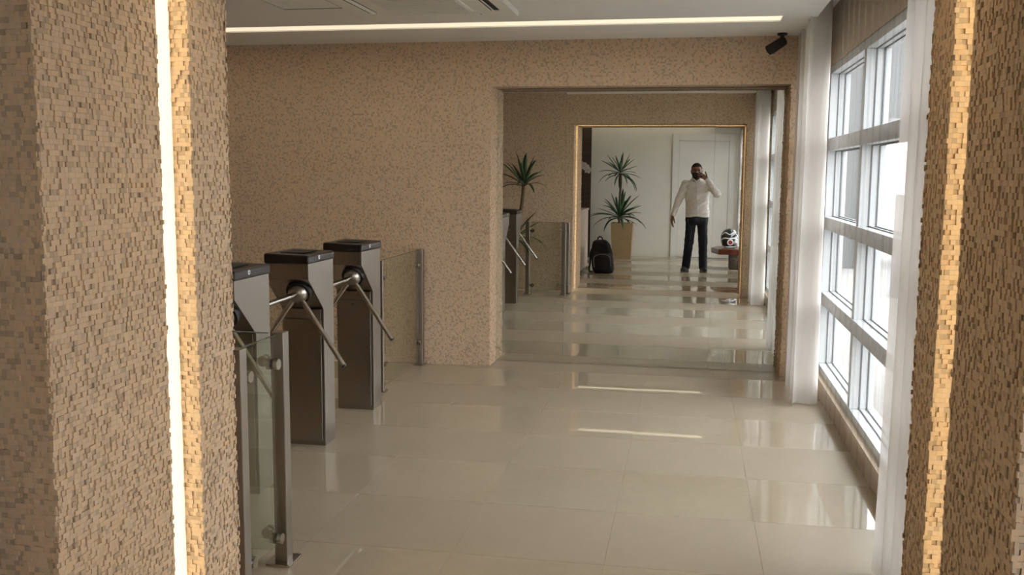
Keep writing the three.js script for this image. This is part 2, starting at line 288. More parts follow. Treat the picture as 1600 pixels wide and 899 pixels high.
// ---------------------------------------------------------------- windows
function buildWindow(name, label, dA, dB, bays) {
  const w = struct(name, label); const x0 = XW, x1 = 1.07, y0 = 0.118, y1 = 2.26, fw = 0.07;
  const rails = [0.643, 1.176, 1.72], rh = 0.042;
  mesh('frame', merge([bx(x0, x1, y0, y0 + 0.045, dA, dB, 0.003), bx(x0, x1, y1 - 0.05, y1, dA, dB, 0.003), bx(x0, x1, y0 + 0.045, y1 - 0.05, dA, dA + fw, 0.003), bx(x0, x1, y0 + 0.045, y1 - 0.05, dB - fw, dB, 0.003)]), M.alu, w);
  const pitch = (dB - dA - fw) / bays, cuts = [];
  for (let k = 0; k <= bays; k++) cuts.push(dA + fw / 2 + k * pitch);
  for (let k = 1; k < bays; k++) mesh('mullion', bx(x0, x1, y0 + 0.045, y1 - 0.05, cuts[k] - fw / 2, cuts[k] + fw / 2, 0.003), M.alu, w);
  for (const y of rails) mesh('rail', bx(x0 - 0.006, x1, y - rh, y + rh, dA + fw, dB - fw, 0.003), M.alu, w);
  const ys = [y0 + 0.045, ...rails.flatMap((y) => [y - rh, y + rh]), y1 - 0.05];
  for (let k = 0; k < bays; k++) for (let j = 0; j < 4; j++) {
    const a = cuts[k] + fw / 2, b = cuts[k + 1] - fw / 2, lo = ys[j * 2], hi = ys[j * 2 + 1], g = 0.006;
    const p = mesh('pane', bx(1.038, 1.044, lo, hi, a, b), M.glass, w);
    for (const x of [0.990, 1.032]) mesh('gasket', merge([bx(x, x + 0.006, lo, lo + g, a, b), bx(x, x + 0.006, hi - g, hi, a, b), bx(x, x + 0.006, lo, hi, a, a + g), bx(x, x + 0.006, lo, hi, b - g, b)]), M.gasket, p);
  }
  return w;
}
buildWindow('window_1', 'tall white aluminium window grid beside the curtains', 2.93, 7.18, 3);
buildWindow('window_2', 'white aluminium window of the entrance hall behind drapes', -2.705, 1.795, 3);

// ---------------------------------------------------------------- door in the white rear wall
{
  const d = struct('door_1', 'white hall door with flat casing'); const z = DREAR;
  mesh('casing', merge([bx(-0.347, -0.23, 0, 2.265, z, z + 0.03, 0.004), bx(0.661, 0.769, 0, 2.265, z, z + 0.03, 0.004), bx(-0.23, 0.661, 2.13, 2.265, z, z + 0.03, 0.004)]), M.doorWhite, d);
  mesh('door_leaf', bx(-0.227, 0.658, 0.006, 2.127, z, z + 0.018, 0.003), M.doorWhite, d);
}

// ---------------------------------------------------------------- mirror: three panels, not quite in one plane
{
  const t = thing('wall_mirror', 'large three-panel mirror filling the mosaic wall niche', 'mirror', [0, 0, -(D + ND)]);
  for (const [a, b, tilt] of [[NL, -0.968, 0.0024], [-0.968, 0.168, 0], [0.168, NR, -0.0005]]) {
    const g = new THREE.BoxGeometry(b - a - 0.0006, NH - 0.006, 0.006).translate(0, (NH - 0.006) / 2 + 0.003, 0);
    const p = mesh('mirror_panel', g, M.mirror, t); p.position.set((a + b) / 2, 0, 0.003); p.rotation.x = tilt;
  }
}

// ---------------------------------------------------------------- turnstiles
function turnstile(dNear, label, seed) {                          // origin: foot of the near right corner of the lower pedestal
  const t = thing('turnstile', label, 'turnstile', [-1.945, 0, -dNear], 'turnstiles in a row');
  const W = 0.24, back = -0.145, over = 0.205;                    // width in x, far face z, overhang of the head towards the entrance
  const sh = new THREE.Shape([[0, 0.004], [0, 0.762], [over, 0.944], [over, 1.026], [back, 1.026], [back, 0.004]].map(([z, y]) => new THREE.Vector2(z, y)));
  // end cheeks of bright brushed steel
  for (const x of [-0.012, -W]) {
    const g = new THREE.ExtrudeGeometry(sh, { depth: 0.010, bevelEnabled: true, bevelThickness: 0.001, bevelSize: 0.001, bevelSegments: 1 }).rotateY(-Math.PI / 2).translate(x + 0.011, 0, 0);
    const uv = g.attributes.uv, p = g.attributes.position; for (let i = 0; i < uv.count; i++) uv.setXY(i, p.getZ(i) * 2, p.getY(i) * 2);
    mesh('end_plate', g, M.steel, t);
  }
  mesh('front_cover', bx(-W + 0.012, -0.014, 0.03, 0.705, -0.012, 0.11, 0.002), M.steel, t);
  mesh('upper_cover', bx(-W + 0.012, -0.014, 0.708, 0.760, -0.010, 0.11, 0.002), M.steel, t);
  { const g = new THREE.BufferGeometry(); const a = -W + 0.012, b = -0.014, o = 0.004; // slanted hub plate and head front
    const q = [[0.0 - o, 0.762], [over - o, 0.944], [over - o, 1.026], [over - 0.03, 1.026], [over - 0.03, 0.944], [-0.03, 0.762]];
    const s2 = new THREE.Shape(q.map(([z, y]) => new THREE.Vector2(z, y)));
    mesh('head_cover', new THREE.ExtrudeGeometry(s2, { depth: b - a, bevelEnabled: false }).rotateY(-Math.PI / 2).translate(b, 0, 0), M.steel, t); }
  mesh('back_cover', bx(-W + 0.012, -0.014, 0.004, 1.026, 0.133, 0.145), M.steel, t);
  mesh('plinth', bx(-W + 0.004, -0.004, 0, 0.03, -0.002, 0.142), M.steel, t);
  const lock = mesh('lock', cyl(V(-0.128, 0.679, 0.010), V(-0.128, 0.679, 0.016), 0.008, 0.008), M.chrome, t);
  mesh('keyhole', new THREE.BoxGeometry(0.002, 0.008, 0.001).translate(-0.128, 0.679, 0.0163), M.black, lock);
  // plastic lid with a slightly sloping top
  { const g = new RoundedBoxGeometry(W + 0.012, 0.056, 0.372, 4, 0.012), p = g.attributes.position; for (let i = 0; i < p.count; i++) if (p.getY(i) > 0) p.setY(i, p.getY(i) - 0.006 + p.getX(i) * -0.03); g.translate(-W / 2 + 0.001, 1.053, (over + back) / 2); g.computeVertexNormals();
    const lid = mesh('lid', g, M.darkPlastic, t);
    mesh('card_reader', bx(-0.19, -0.05, 1.0765, 1.0795, -0.13, 0.05, 0.002), M.black, lid);
    const e = cyl(V(0.0055, 1.053, over - 0.13), V(0.0085, 1.053, over - 0.13), 0.011, 0.011, 16); const lg = mesh('logo', e, M.whitePrint, lid); lg.userData.label = 'white round maker mark';
    mesh('logo_core', cyl(V(0.008, 1.053, over - 0.13), V(0.009, 1.053, over - 0.13), 0.0045, 0.0045, 12), M.darkPlastic, lg); }
  // rotor hub on the slanted plate, three arms
  const C = V(-0.078, 0.864, 0.165), ax = V(0, -0.50, 0.866).normalize();
  mesh('hub_collar', cyl(C.clone().addScaledVector(ax, -0.06), C.clone().addScaledVector(ax, -0.005), 0.072, 0.066, 28), M.black, t);
  { const pts = [[0, 0.042], [0.022, 0.040], [0.040, 0.031], [0.050, 0.014], [0.054, -0.004], [0.054, -0.03]].map(([r, y]) => new THREE.Vector2(r, y));
    const g = new THREE.LatheGeometry(pts, 28); g.applyQuaternion(new THREE.Quaternion().setFromUnitVectors(V(0, 1, 0), ax)).translate(C.x, C.y, C.z); mesh('hub', g, M.steel, t); }
  for (const dir of [V(0.56, -0.79, 0.06), V(-0.56, -0.79, 0.06), V(0, -0.02, 1)]) {
    dir.normalize(); const a = C.clone().addScaledVector(dir, 0.02), b = C.clone().addScaledVector(dir, 0.45);
    const arm = mesh('arm', cyl(a, b, 0.0135, 0.0135, 18), M.chrome, t);
    mesh('end_cap', cyl(b, b.clone().addScaledVector(dir, 0.008), 0.0135, 0.011, 18), M.darkPlastic, arm);
  }
  return t;
}
turnstile(4.072, 'stainless steel turnstile next to the free-standing glass barrier', 1);
turnstile(4.902, 'stainless steel turnstile in the middle of the row of three', 2);
turnstile(5.728, 'stainless steel turnstile beside the glass panel fixed to the back wall', 3);

// ---------------------------------------------------------------- glass barriers
function glassPane(parent, x0, x1, y0, y1, d0, d1) {
  const alongX = x1 - x0 > d1 - d0, t = 0.010;
  const p = mesh('glass_pane', bx(x0, x1, y0, y1, d0, d1), M.panelGlass, parent);
  mesh('glass_edge', bx(alongX ? x0 : x0 - 0.0002, alongX ? x1 : x1 + 0.0002, y1, y1 + 0.0025, alongX ? d0 - 0.0002 : d0, alongX ? d1 + 0.0002 : d1), M.glassEdge, p);
  return p;
}
function post(parent, x, d, w, h, foot) {
  const p = mesh('post', bx(x - w / 2, x + w / 2, 0.008, h, d - w / 2, d + w / 2, 0.004), M.steel, parent);
  if (foot) mesh('base_plate', bx(x - foot[0], x + foot[0], 0, 0.010, d - foot[1], d + foot[1], 0.003), M.chrome, p);
  return p;
}
function clampDisc(parent, x, y, d, alongX, sgn) {
  const r = 0.021, a = alongX ? V(x, y, -(d - 0.022)) : V(x - 0.022, y, -d), b = alongX ? V(x, y, -(d + 0.022)) : V(x + 0.022, y, -d);
  mesh('glass_clamp', merge([cyl(a, a.clone().lerp(b, 0.36), r, r, 24), cyl(a.clone().lerp(b, 0.64), b, r, r, 24), alongX ? bx(x - (sgn > 0 ? 0 : 0.045), x + (sgn > 0 ? 0.045 : 0), y - 0.013, y + 0.013, d - 0.018, d - 0.007) : bx(x + 0.007, x + 0.018, y - 0.013, y + 0.013, d - (sgn > 0 ? 0 : 0.045), d + (sgn > 0 ? 0.045 : 0))]), M.chrome, parent);
}
{
  const t = thing('glass_barrier', 'L-shaped glass barrier with steel posts beside the lit reveal', 'barrier');
  const xp = -1.512, dp = 3.36;
  post(t, xp, 3.01, 0.05, 0.90, [0.05, 0.05]); post(t, xp, dp, 0.052, 0.903, [0.05, 0.06]); post(t, -1.96, dp, 0.05, 0.90, [0.05, 0.05]);
  glassPane(t, xp - 0.005, xp + 0.005, 0.09, 0.895, 3.05, dp - 0.045);
  glassPane(t, -1.915, xp - 0.045, 0.04, 0.895, dp - 0.005, dp + 0.005);
  for (const y of [0.115, 0.79]) { clampDisc(t, xp, y, dp - 0.06, false, 1); clampDisc(t, xp, y, 3.07, false, -1); clampDisc(t, xp - 0.06, y, dp, true, 1); clampDisc(t, -1.90, y, dp, true, -1); }
}
{
  const t = thing('glass_barrier', 'straight glass panel with steel posts fixed against the back wall', 'barrier');
  const x = -2.06;
  post(t, x, 7.195, 0.055, 0.915, [0.045, 0.045]); post(t, x, 6.24, 0.03, 0.91, [0.035, 0.035]);
  glassPane(t, x - 0.005, x + 0.005, 0.03, 0.91, 6.265, 7.155);
  for (const y of [0.19, 0.79]) { clampDisc(t, x, y, 7.14, false, 1); clampDisc(t, x, y, 6.28, false, -1); }
}

// ---------------------------------------------------------------- curtains
function drape(name, label, dA, dB, X0, amp, folds, seed, mat, y0 = 0.012, y1 = 2.63, group) {
  const r = rng(seed), nU = folds * 14, nV = 26, pos = [], uvs = [], idx = [], ph = r() * 6;
  const fa = Array.from({ length: folds + 2 }, () => 0.75 + 0.35 * r());
  for (let j = 0; j <= nV; j++) for (let i = 0; i <= nU; i++) {
    const u = i / nU, v = j / nV, k = u * folds, a = fa[Math.floor(k)] * (1 - (k % 1)) + fa[Math.floor(k) + 1] * (k % 1);
    const wob = 0.10 * Math.sin(v * 3.1 + k * 1.7 + ph) + 0.05 * Math.sin(v * 7 + k);
    const ang = (k + wob * 0.5) * 2 * Math.PI, spread = 1 - 0.05 * Math.sin(v * Math.PI) ;
    pos.push(X0 + amp * a * Math.sin(ang - Math.PI / 2) * (0.82 + 0.18 * (1 - v)), y0 + v * (y1 - y0), -((dA + dB) / 2 + (u - 0.5) * (dB - dA) * spread + 0.35 * (dB - dA) / folds * 0.5 * Math.sin(2 * ang)));
    uvs.push(u * (dB - dA) * 20, v * 20);
  }
  for (let j = 0; j < nV; j++) for (let i = 0; i < nU; i++) { const a = j * (nU + 1) + i; idx.push(a, a + 1, a + nU + 2, a, a + nU + 2, a + nU + 1); }
  const g = new THREE.BufferGeometry(); g.setAttribute('position', new THREE.Float32BufferAttribute(pos, 3)); g.setAttribute('uv', new THREE.Float32BufferAttribute(uvs, 2)); g.setIndex(idx); g.computeVertexNormals();
  mat.side = THREE.DoubleSide;
  const t = thing(name, label, 'curtain', [0, 0, 0], group); mesh('cloth', g, mat, t); return t;
}
drape('drape', 'gathered sheer white drape hanging beside the mirror niche', 6.38, 7.18, 0.775, 0.082, 4, 31, M.curtain);
drape('drape', 'gathered sheer white drape hanging next to the lit stone reveal', 2.95, 3.70, 0.795, 0.085, 4, 32, M.curtain);
drape('drape', 'white drape across the hall window behind the low table', -2.68, -1.42, 0.862, 0.026, 8, 33, M.sheer);
drape('drape', 'added unseen white drape over the hall window, dimming the opening wall', -0.45, 1.72, 0.862, 0.026, 13, 35, M.curtain);  // added out of view to hold hall window light off the opening wall
drape('voile', 'thin transparent voile drawn across the window between the drapes', 3.66, 6.42, 0.884, 0.006, 14, 34, M.voile);
for (const [a, b, l] of [[2.91, 7.24, 'white curtain track in the ceiling pocket beside the turnstile room'], [-2.8, 1.95, 'white curtain track in the ceiling pocket of the hall']]) {
  const t = thing('curtain_track', l, 'track'); mesh('rail', bx(0.80, 0.845, 2.63, 2.66, a, b, 0.004), M.alu, t);
}

// ---------------------------------------------------------------- ceiling fittings
{ // cassette air conditioner
  const t = thing('air_conditioner', 'white square ceiling cassette air conditioner', 'air conditioner', [-1.55, HC, -5.465]); const h = 0.475;
  const ring = new THREE.Shape([[-h, -h], [h, -h], [h, h], [-h, h]].map((p) => new THREE.Vector2(...p)));
  const slot = (x0, x1, y0, y1) => new THREE.Path([[x0, y0], [x1, y0], [x1, y1], [x0, y1]].map((p) => new THREE.Vector2(...p)));
  for (const s of [-1, 1]) { ring.holes.push(slot(-0.27, 0.27, s > 0 ? 0.345 : -0.41, s > 0 ? 0.41 : -0.345)); ring.holes.push(slot(s > 0 ? 0.345 : -0.41, s > 0 ? 0.41 : -0.345, -0.27, 0.27)); }
  mesh('fascia', new THREE.ExtrudeGeometry(ring, { depth: 0.022, bevelEnabled: true, bevelThickness: 0.006, bevelSize: 0.006, bevelSegments: 2 }).rotateX(Math.PI / 2).translate(0, -0.006, 0), M.doorWhite, t);
  mesh('slot_shade_plate', new THREE.BoxGeometry(0.86, 0.004, 0.86).translate(0, -0.030, 0), M.black, t);  // flat black plate near the slot mouths, painted stand-in for the shade inside
  const grille = mesh('intake_grille', new RoundedBoxGeometry(0.5, 0.012, 0.5, 2, 0.004).translate(0, -0.036, 0), M.ceiling, t);
  for (let k = 0; k < 12; k++) mesh('grille_bar', new THREE.BoxGeometry(0.46, 0.006, 0.014).translate(0, -0.044, -0.22 + k * 0.04), M.doorWhite, grille);
  for (const [x, z, r] of [[0, -0.378, 0], [0, 0.378, 0], [-0.378, 0, 1], [0.378, 0, 1]]) { const f = mesh('louvre', new RoundedBoxGeometry(r ? 0.022 : 0.53, 0.005, r ? 0.53 : 0.022, 2, 0.002), M.doorWhite, t); f.position.set(x * 0.975, -0.035, z * 0.975); f.rotation.set(r ? 0 : Math.sign(z) * 0.5, 0, r ? -Math.sign(x) * 0.5 : 0); }
}
{
  const t = thing('access_hatch', 'white square access hatch in the ceiling beside the cassette', 'hatch', [-2.305, HC, -5.53]);
  mesh('frame', merge([bx(-0.20, 0.20, -0.002, 0, -0.2, -0.19), bx(-0.20, 0.20, -0.002, 0, 0.19, 0.2), bx(-0.20, -0.19, -0.002, 0, -0.19, 0.19), bx(0.19, 0.2, -0.002, 0, -0.19, 0.19)]), M.doorWhite, t);
  mesh('shadow_gap', bx(-0.19, 0.19, -0.0008, 0, -0.19, 0.19), M.black, t); mesh('hatch_panel', bx(-0.184, 0.184, -0.0016, -0.0008, -0.186, 0.168), M.ceiling, t);
}
{ // small security camera under the ceiling
  const t = thing('security_camera', 'small dark bullet security camera under the ceiling corner', 'camera', [0.60, HC, -7.13]);
  mesh('mount', cyl(V(0, 0, 0), V(0, -0.016, 0), 0.036, 0.032), M.black, t); mesh('arm', merge([cyl(V(0, -0.012, 0), V(0, -0.052, 0.004), 0.012, 0.012), new THREE.SphereGeometry(0.017, 14, 10).translate(0, -0.054, 0.004)]), M.black, t);
  const a = V(0.012, -0.055, 0.006), b = V(-0.078, -0.118, 0.04), body = mesh('body', cyl(a, b, 0.030, 0.033, 22), M.black, t), u = b.clone().sub(a).normalize();
  mesh('lens', cyl(b, b.clone().addScaledVector(u, 0.004), 0.024, 0.022, 20), M.darkPlastic, body); mesh('visor', cyl(a.clone().add(V(0, 0.006, 0)), b.clone().add(V(-0.016, -0.004, 0.006)), 0.031, 0.035, 22), M.black, body);
}

// ---------------------------------------------------------------- plants
function blade(len, w, droop, seedR) {                            // folded sword leaf along +y, bending to +z
  const n = 9, pos = [], idx = [];
  for (let i = 0; i <= n; i++) { const s = i / n, wd = w * Math.pow(Math.sin(Math.PI * Math.min(1, 0.10 + s * 0.90)), 0.65) * (s > 0.92 ? (1 - s) / 0.08 : 1), a = droop * s * s * 1.1, y = len * s * Math.cos(a * 0.6), z = len * s * Math.sin(a * 0.8); pos.push(-wd, y, z, 0, y - 0.1 * wd, z + wd * 0.45, wd, y, z, 0, y + 0.0, z - 0.0012 + wd * 0.40); }
  for (let i = 0; i < n; i++) { const a = i * 4, b = a + 4; idx.push(a, a + 1, b + 1, a, b + 1, b, a + 1, a + 2, b + 2, a + 1, b + 2, b + 1, a, b, b + 3, a, b + 3, a + 3, a + 3, b + 3, b + 2, a + 3, b + 2, a + 2); }
  const g = new THREE.BufferGeometry(); g.setAttribute('position', new THREE.Float32BufferAttribute(pos, 3)); g.setAttribute('uv', new THREE.Float32BufferAttribute(new Float32Array(pos.length / 3 * 2), 2)); g.setIndex(idx); g.computeVertexNormals(); return g;
}
function crown(parent, c, n, len, seed, minTilt, maxTilt, back = 9) {   // back: room behind the stem, towards +z
  const r = rng(seed); const geos = [0.0, 0.12, 0.3, 0.6].map((d) => blade(1, 0.064, d));
  for (let k = 0; k < n; k++) {
    const phi = k * 2.399963 + r() * 0.4, q = (k + 0.5) / n, tilt = minTilt + (maxTilt - minTilt) * Math.pow(q, 0.8) + (r() - 0.5) * 0.2;
    const l = mesh('leaf', geos[Math.min(3, Math.floor(q * 3 + r()))], r() < 0.35 ? M.leafLight : M.leaf, parent); let s = len * (0.7 + 0.4 * r()) * (0.85 + 0.15 * Math.sin(q * 3)); const reach = Math.cos(phi) * Math.sin(tilt) * 1.12; if (reach * s > back) s = back / reach;
    l.scale.set(s * 0.95, s, s); l.position.set(c.x + Math.sin(phi) * 0.012, c.y - q * 0.07, c.z + Math.cos(phi) * 0.012);
    l.quaternion.setFromAxisAngle(V(0, 1, 0), phi).multiply(new THREE.Quaternion().setFromAxisAngle(V(1, 0, 0), tilt));
  }
}
function pottedPlant(label, x, d, potTop, potBot, potH, stem, crowns) {
  const t = thing('potted_yucca', label, 'plant', [x, 0, -d]);
  const g = new THREE.CylinderGeometry(potTop * Math.SQRT1_2, potBot * Math.SQRT1_2, potH, 4, 1, true).rotateY(Math.PI / 4), gi = new THREE.CylinderGeometry((potTop - 0.05) * Math.SQRT1_2, (potBot - 0.03) * Math.SQRT1_2, potH - 0.02, 4, 1, true).rotateY(Math.PI / 4);
  const rim = new THREE.Shape([[-1, -1], [1, -1], [1, 1], [-1, 1]].map((p) => new THREE.Vector2(p[0] * potTop / 2, p[1] * potTop / 2))); rim.holes.push(new THREE.Path([[-1, -1], [1, -1], [1, 1], [-1, 1]].map((p) => new THREE.Vector2(p[0] * (potTop / 2 - 0.025), p[1] * (potTop / 2 - 0.025)))));
  const flat = (q) => { const k = q.toNonIndexed(); k.computeVertexNormals(); return k; };
  const pot = mesh('planter', merge([flat(g.translate(0, potH / 2, 0)), flat(gi.scale(-1, 1, 1).translate(0, potH / 2 + 0.01, 0)), new THREE.ExtrudeGeometry(rim, { depth: 0.012, bevelEnabled: false }).rotateX(-Math.PI / 2).translate(0, potH - 0.006, 0), new THREE.BoxGeometry(potBot - 0.01, 0.012, potBot - 0.01).translate(0, 0.006, 0)]), M.pot, t);
  mesh('soil', new THREE.BoxGeometry(potTop - 0.06, 0.02, potTop - 0.06).translate(0, potH - 0.05, 0), M.soil, pot);
  const pts = stem.map((p) => V(...p)); mesh('stem', tube(pts, 0.021, 24, 10), M.bark, t);
  for (const [c, n, len, seed, a, b, back] of crowns) crown(t, V(...c), n, len, seed, a, b, back);
  return t;
}
pottedPlant('tall two-tiered yucca in a tapered tan planter against the white wall', -1.195, -2.35, 0.386, 0.33, 0.64,
  [[-0.06, 0.55, 0], [-0.06, 0.85, 0.01], [-0.055, 1.1, 0], [-0.045, 1.35, 0.01], [-0.055, 1.53, 0]],
  [[[-0.06, 0.80, 0], 34, 0.55, 41, 0.25, 1.75], [[-0.055, 1.58, 0], 28, 0.44, 42, 0.1, 2.0]]);
pottedPlant('two-tiered yucca standing behind the first turnstile and glass barrier', -2.29, 3.21, 0.30, 0.25, 0.52,
  [[0, 0.45, 0], [0.04, 0.62, 0], [0.14, 0.84, 0], [0.215, 1.05, 0], [0.25, 1.36, 0]],
  [[[0.13, 0.72, 0], 16, 0.42, 43, 0.3, 1.6, 0.24], [[0.25, 1.40, 0], 24, 0.41, 44, 0.05, 1.35, 0.24]]);

// ---------------------------------------------------------------- reception counter with an orchid
{
  const t = thing('reception_counter', 'pale pinkish stone reception counter in the entrance hall', 'counter', [-1.6, 0, -0.74]);
  mesh('front_panel', bx(-0.03, 0, 0.06, 0.945, -1.02, 1.02, 0.003), M.counter, t); mesh('side_panel', bx(-0.6, -0.03, 0.06, 0.945, -1.02, -0.99, 0.002), M.counter, t); mesh('side_panel', bx(-0.6, -0.03, 0.06, 0.945, 0.99, 1.02, 0.002), M.counter, t);
  mesh('countertop', bx(-0.62, 0.012, 0.945, 0.975, -1.035, 1.035, 0.004), M.counter, t); mesh('plinth', bx(-0.58, -0.03, 0, 0.06, -0.99, 0.99), M.brownPanel, t); mesh('back_shelf', bx(-0.6, -0.05, 0.70, 0.72, -0.99, 0.99), M.brownPanel, t);
}
{
  const t = thing('orchid', 'white orchid in a small pot on the reception counter', 'plant', [-1.80, 0.9755, -0.75]);
  const prof = [[0.001, 0], [0.052, 0], [0.065, 0.12], [0.060, 0.12], [0.05, 0.02]].map((p) => new THREE.Vector2(...p)); mesh('flowerpot', new THREE.LatheGeometry(prof, 24), M.doorWhite, t);
  mesh('moss', new THREE.CylinderGeometry(0.057, 0.055, 0.02, 20).translate(0, 0.1, 0), M.soil, t);
  for (let k = 0; k < 4; k++) { const l = mesh('leaf', blade(0.2, 0.03, 0.4), M.leaf, t); l.scale.set(1, 1, 1); l.position.set(0, 0.1, 0); l.quaternion.setFromAxisAngle(V(0, 1, 0), k * 1.7).multiply(new THREE.Quaternion().setFromAxisAngle(V(1, 0, 0), 0.7)); }
  const curve = new THREE.CatmullRomCurve3([V(0, 0.08, 0), V(0.02, 0.3, 0.01), V(0.05, 0.5, 0.03), V(0.12, 0.64, 0.06), V(0.21, 0.66, 0.08), V(0.28, 0.58, 0.10)]);
  mesh('flower_stem', new THREE.TubeGeometry(curve, 40, 0.004, 8), M.leafLight, t);
  const r = rng(77), petal = new THREE.SphereGeometry(0.03, 12, 8).scale(0.8, 1, 0.12).translate(0, 0.028, 0), lip = new THREE.SphereGeometry(0.009, 10, 8);
  for (let k = 0; k < 10; k++) {
    const p = curve.getPoint(0.56 + 0.044 * k), f = new THREE.Group(); f.name = 'flower'; f.position.copy(p).add(V((r() - 0.5) * 0.05, (r() - 0.5) * 0.06, (r() - 0.5) * 0.06)); f.rotation.set((r() - 0.5) * 0.9, 0.6 * (r() - 0.2) + Math.PI * (k % 2), (r() - 0.5) * 0.8); t.add(f);
    const parts = []; for (let i = 0; i < 5; i++) parts.push(petal.clone().scale(i % 5 < 2 ? 1.15 : 0.9, 1, 1).rotateZ(i * Math.PI * 2 / 5)); mesh('petals', merge(parts), M.petal, f); mesh('lip', lip, M.red, f);
  }
}

// ---------------------------------------------------------------- backpack, table, helmet
{
  const t = thing('backpack', 'black backpack standing on the floor against the counter', 'backpack', [-1.285, 0, -0.33]);
  const f = (x, y, z) => { const w = 0.165 - 0.05 * Math.max(0, (y - 0.30) / 0.24), lean = -0.10 * y; let d = rbox(x - lean, y, z, [0, 0.255, 0], [w, 0.255, 0.105 - 0.03 * y], 0.07); d = smin(d, rbox(x - lean, y, z, [0.01, 0.16, -0.10], [0.125, 0.14, 0.06], 0.045), 0.03); return d + 0.004 * Math.sin(x * 37 + y * 23) * Math.sin(y * 41 + z * 29); };
  mesh('bag', nets([-0.24, -0.01, -0.19], [0.22, 0.55, 0.15], 0.011, f), M.fabricBlack, t);
  mesh('handle', tube([V(-0.10, 0.50, 0.02), V(-0.09, 0.545, 0.02), V(-0.05, 0.555, 0.02), V(-0.015, 0.50, 0.02)], 0.010, 16, 8), M.fabricBlack, t);
  mesh('strap', tube([V(-0.12, 0.44, 0.06), V(-0.20, 0.34, 0.08), V(-0.215, 0.16, 0.07), V(-0.22, 0.025, 0.02), V(-0.17, 0.02, -0.02)], 0.014, 28, 8).scale(1, 1, 1), M.fabricBlack, t);
  mesh('zip', tube([V(-0.13, 0.10, -0.165), V(-0.13, 0.26, -0.16), V(-0.02, 0.30, -0.155), V(0.10, 0.27, -0.16), V(0.12, 0.12, -0.165)], 0.004, 30, 6), M.steel, t);
}
{
  const t = thing('low_table', 'low glossy reddish wood table under the helmet', 'table', [0, 0, 0.90]);
  const sh = new THREE.Shape([[0.47, -0.30], [0.81, -0.30], [0.81, 0.42], [0.47, 0.42], [0.37, 0.08]].map((p) => new THREE.Vector2(...p)));
  mesh('tabletop', new THREE.ExtrudeGeometry(sh, { depth: 0.05, bevelEnabled: true, bevelThickness: 0.02, bevelSize: 0.018, bevelSegments: 3 }).rotateX(Math.PI / 2).translate(0, 0.325, 0), M.wood, t);
  mesh('pedestal', bx(0.64, 0.79, 0, 0.256, -0.3, 0.1, 0.01), M.brownPanel, t);
}
{
  const t = thing('motorcycle_helmet', 'black motorcycle helmet with white bands and red round emblem', 'helmet', [0.635, 0.3455, 1.0]); t.scale.setScalar(1.1);
  const f = (x, y, z) => { let d = ell(x, y, z, [0, 0.145, 0.0], [0.125, 0.137, 0.150]); d = smin(d, rbox(x, y, z, [0, 0.065, -0.045], [0.105, 0.063, 0.105], 0.06), 0.05); return Math.max(d, -y + 0.0, -ell(x, y, z, [0, 0.02, 0], [0.09, 0.12, 0.11])); };
  mesh('shell', nets([-0.16, -0.012, -0.19], [0.16, 0.31, 0.18], 0.008, f), M.helmetBlack, t);
  const onShell = (x, y) => { let z = -0.19; while (z < 0 && f(x, y, z) > 0.0) z += 0.001; return z; };
  const band = (pts, w) => tube(pts.map(([x, y]) => V(x, y, onShell(x, y) - 0.001)), w, 40, 8);
  mesh('visor', new THREE.SphereGeometry(0.1, 30, 16, Math.PI * 1.12, Math.PI * 0.76, 0.95, 0.62).scale(1.22, 1.25, 1.52).translate(0, 0.145, 0.0), PH({ color: lin(0.01, 0.01, 0.012), roughness: 0.08, clearcoat: 1 }), t);
  const w1 = mesh('white_band', band([[-0.105, 0.19], [-0.06, 0.225], [0, 0.20], [0.06, 0.225], [0.105, 0.19]], 0.007), M.whitePrint, t); w1.userData.label = 'white curved band';
  mesh('white_band', band([[-0.112, 0.12], [-0.07, 0.145], [0, 0.14], [0.07, 0.145], [0.112, 0.12]], 0.009), M.whitePrint, t); mesh('white_band', band([[-0.09, 0.03], [-0.04, 0.02], [0.04, 0.02], [0.09, 0.03]], 0.007), M.whitePrint, t);
  const zc = onShell(0.01, 0.085) - 0.004;
  mesh('emblem_ring', new THREE.TorusGeometry(0.037, 0.009, 10, 30).translate(0.01, 0.085, zc), M.whitePrint, t); mesh('emblem', new THREE.CylinderGeometry(0.031, 0.031, 0.012, 24).rotateX(Math.PI / 2).translate(0.01, 0.085, zc), M.red, t);
}

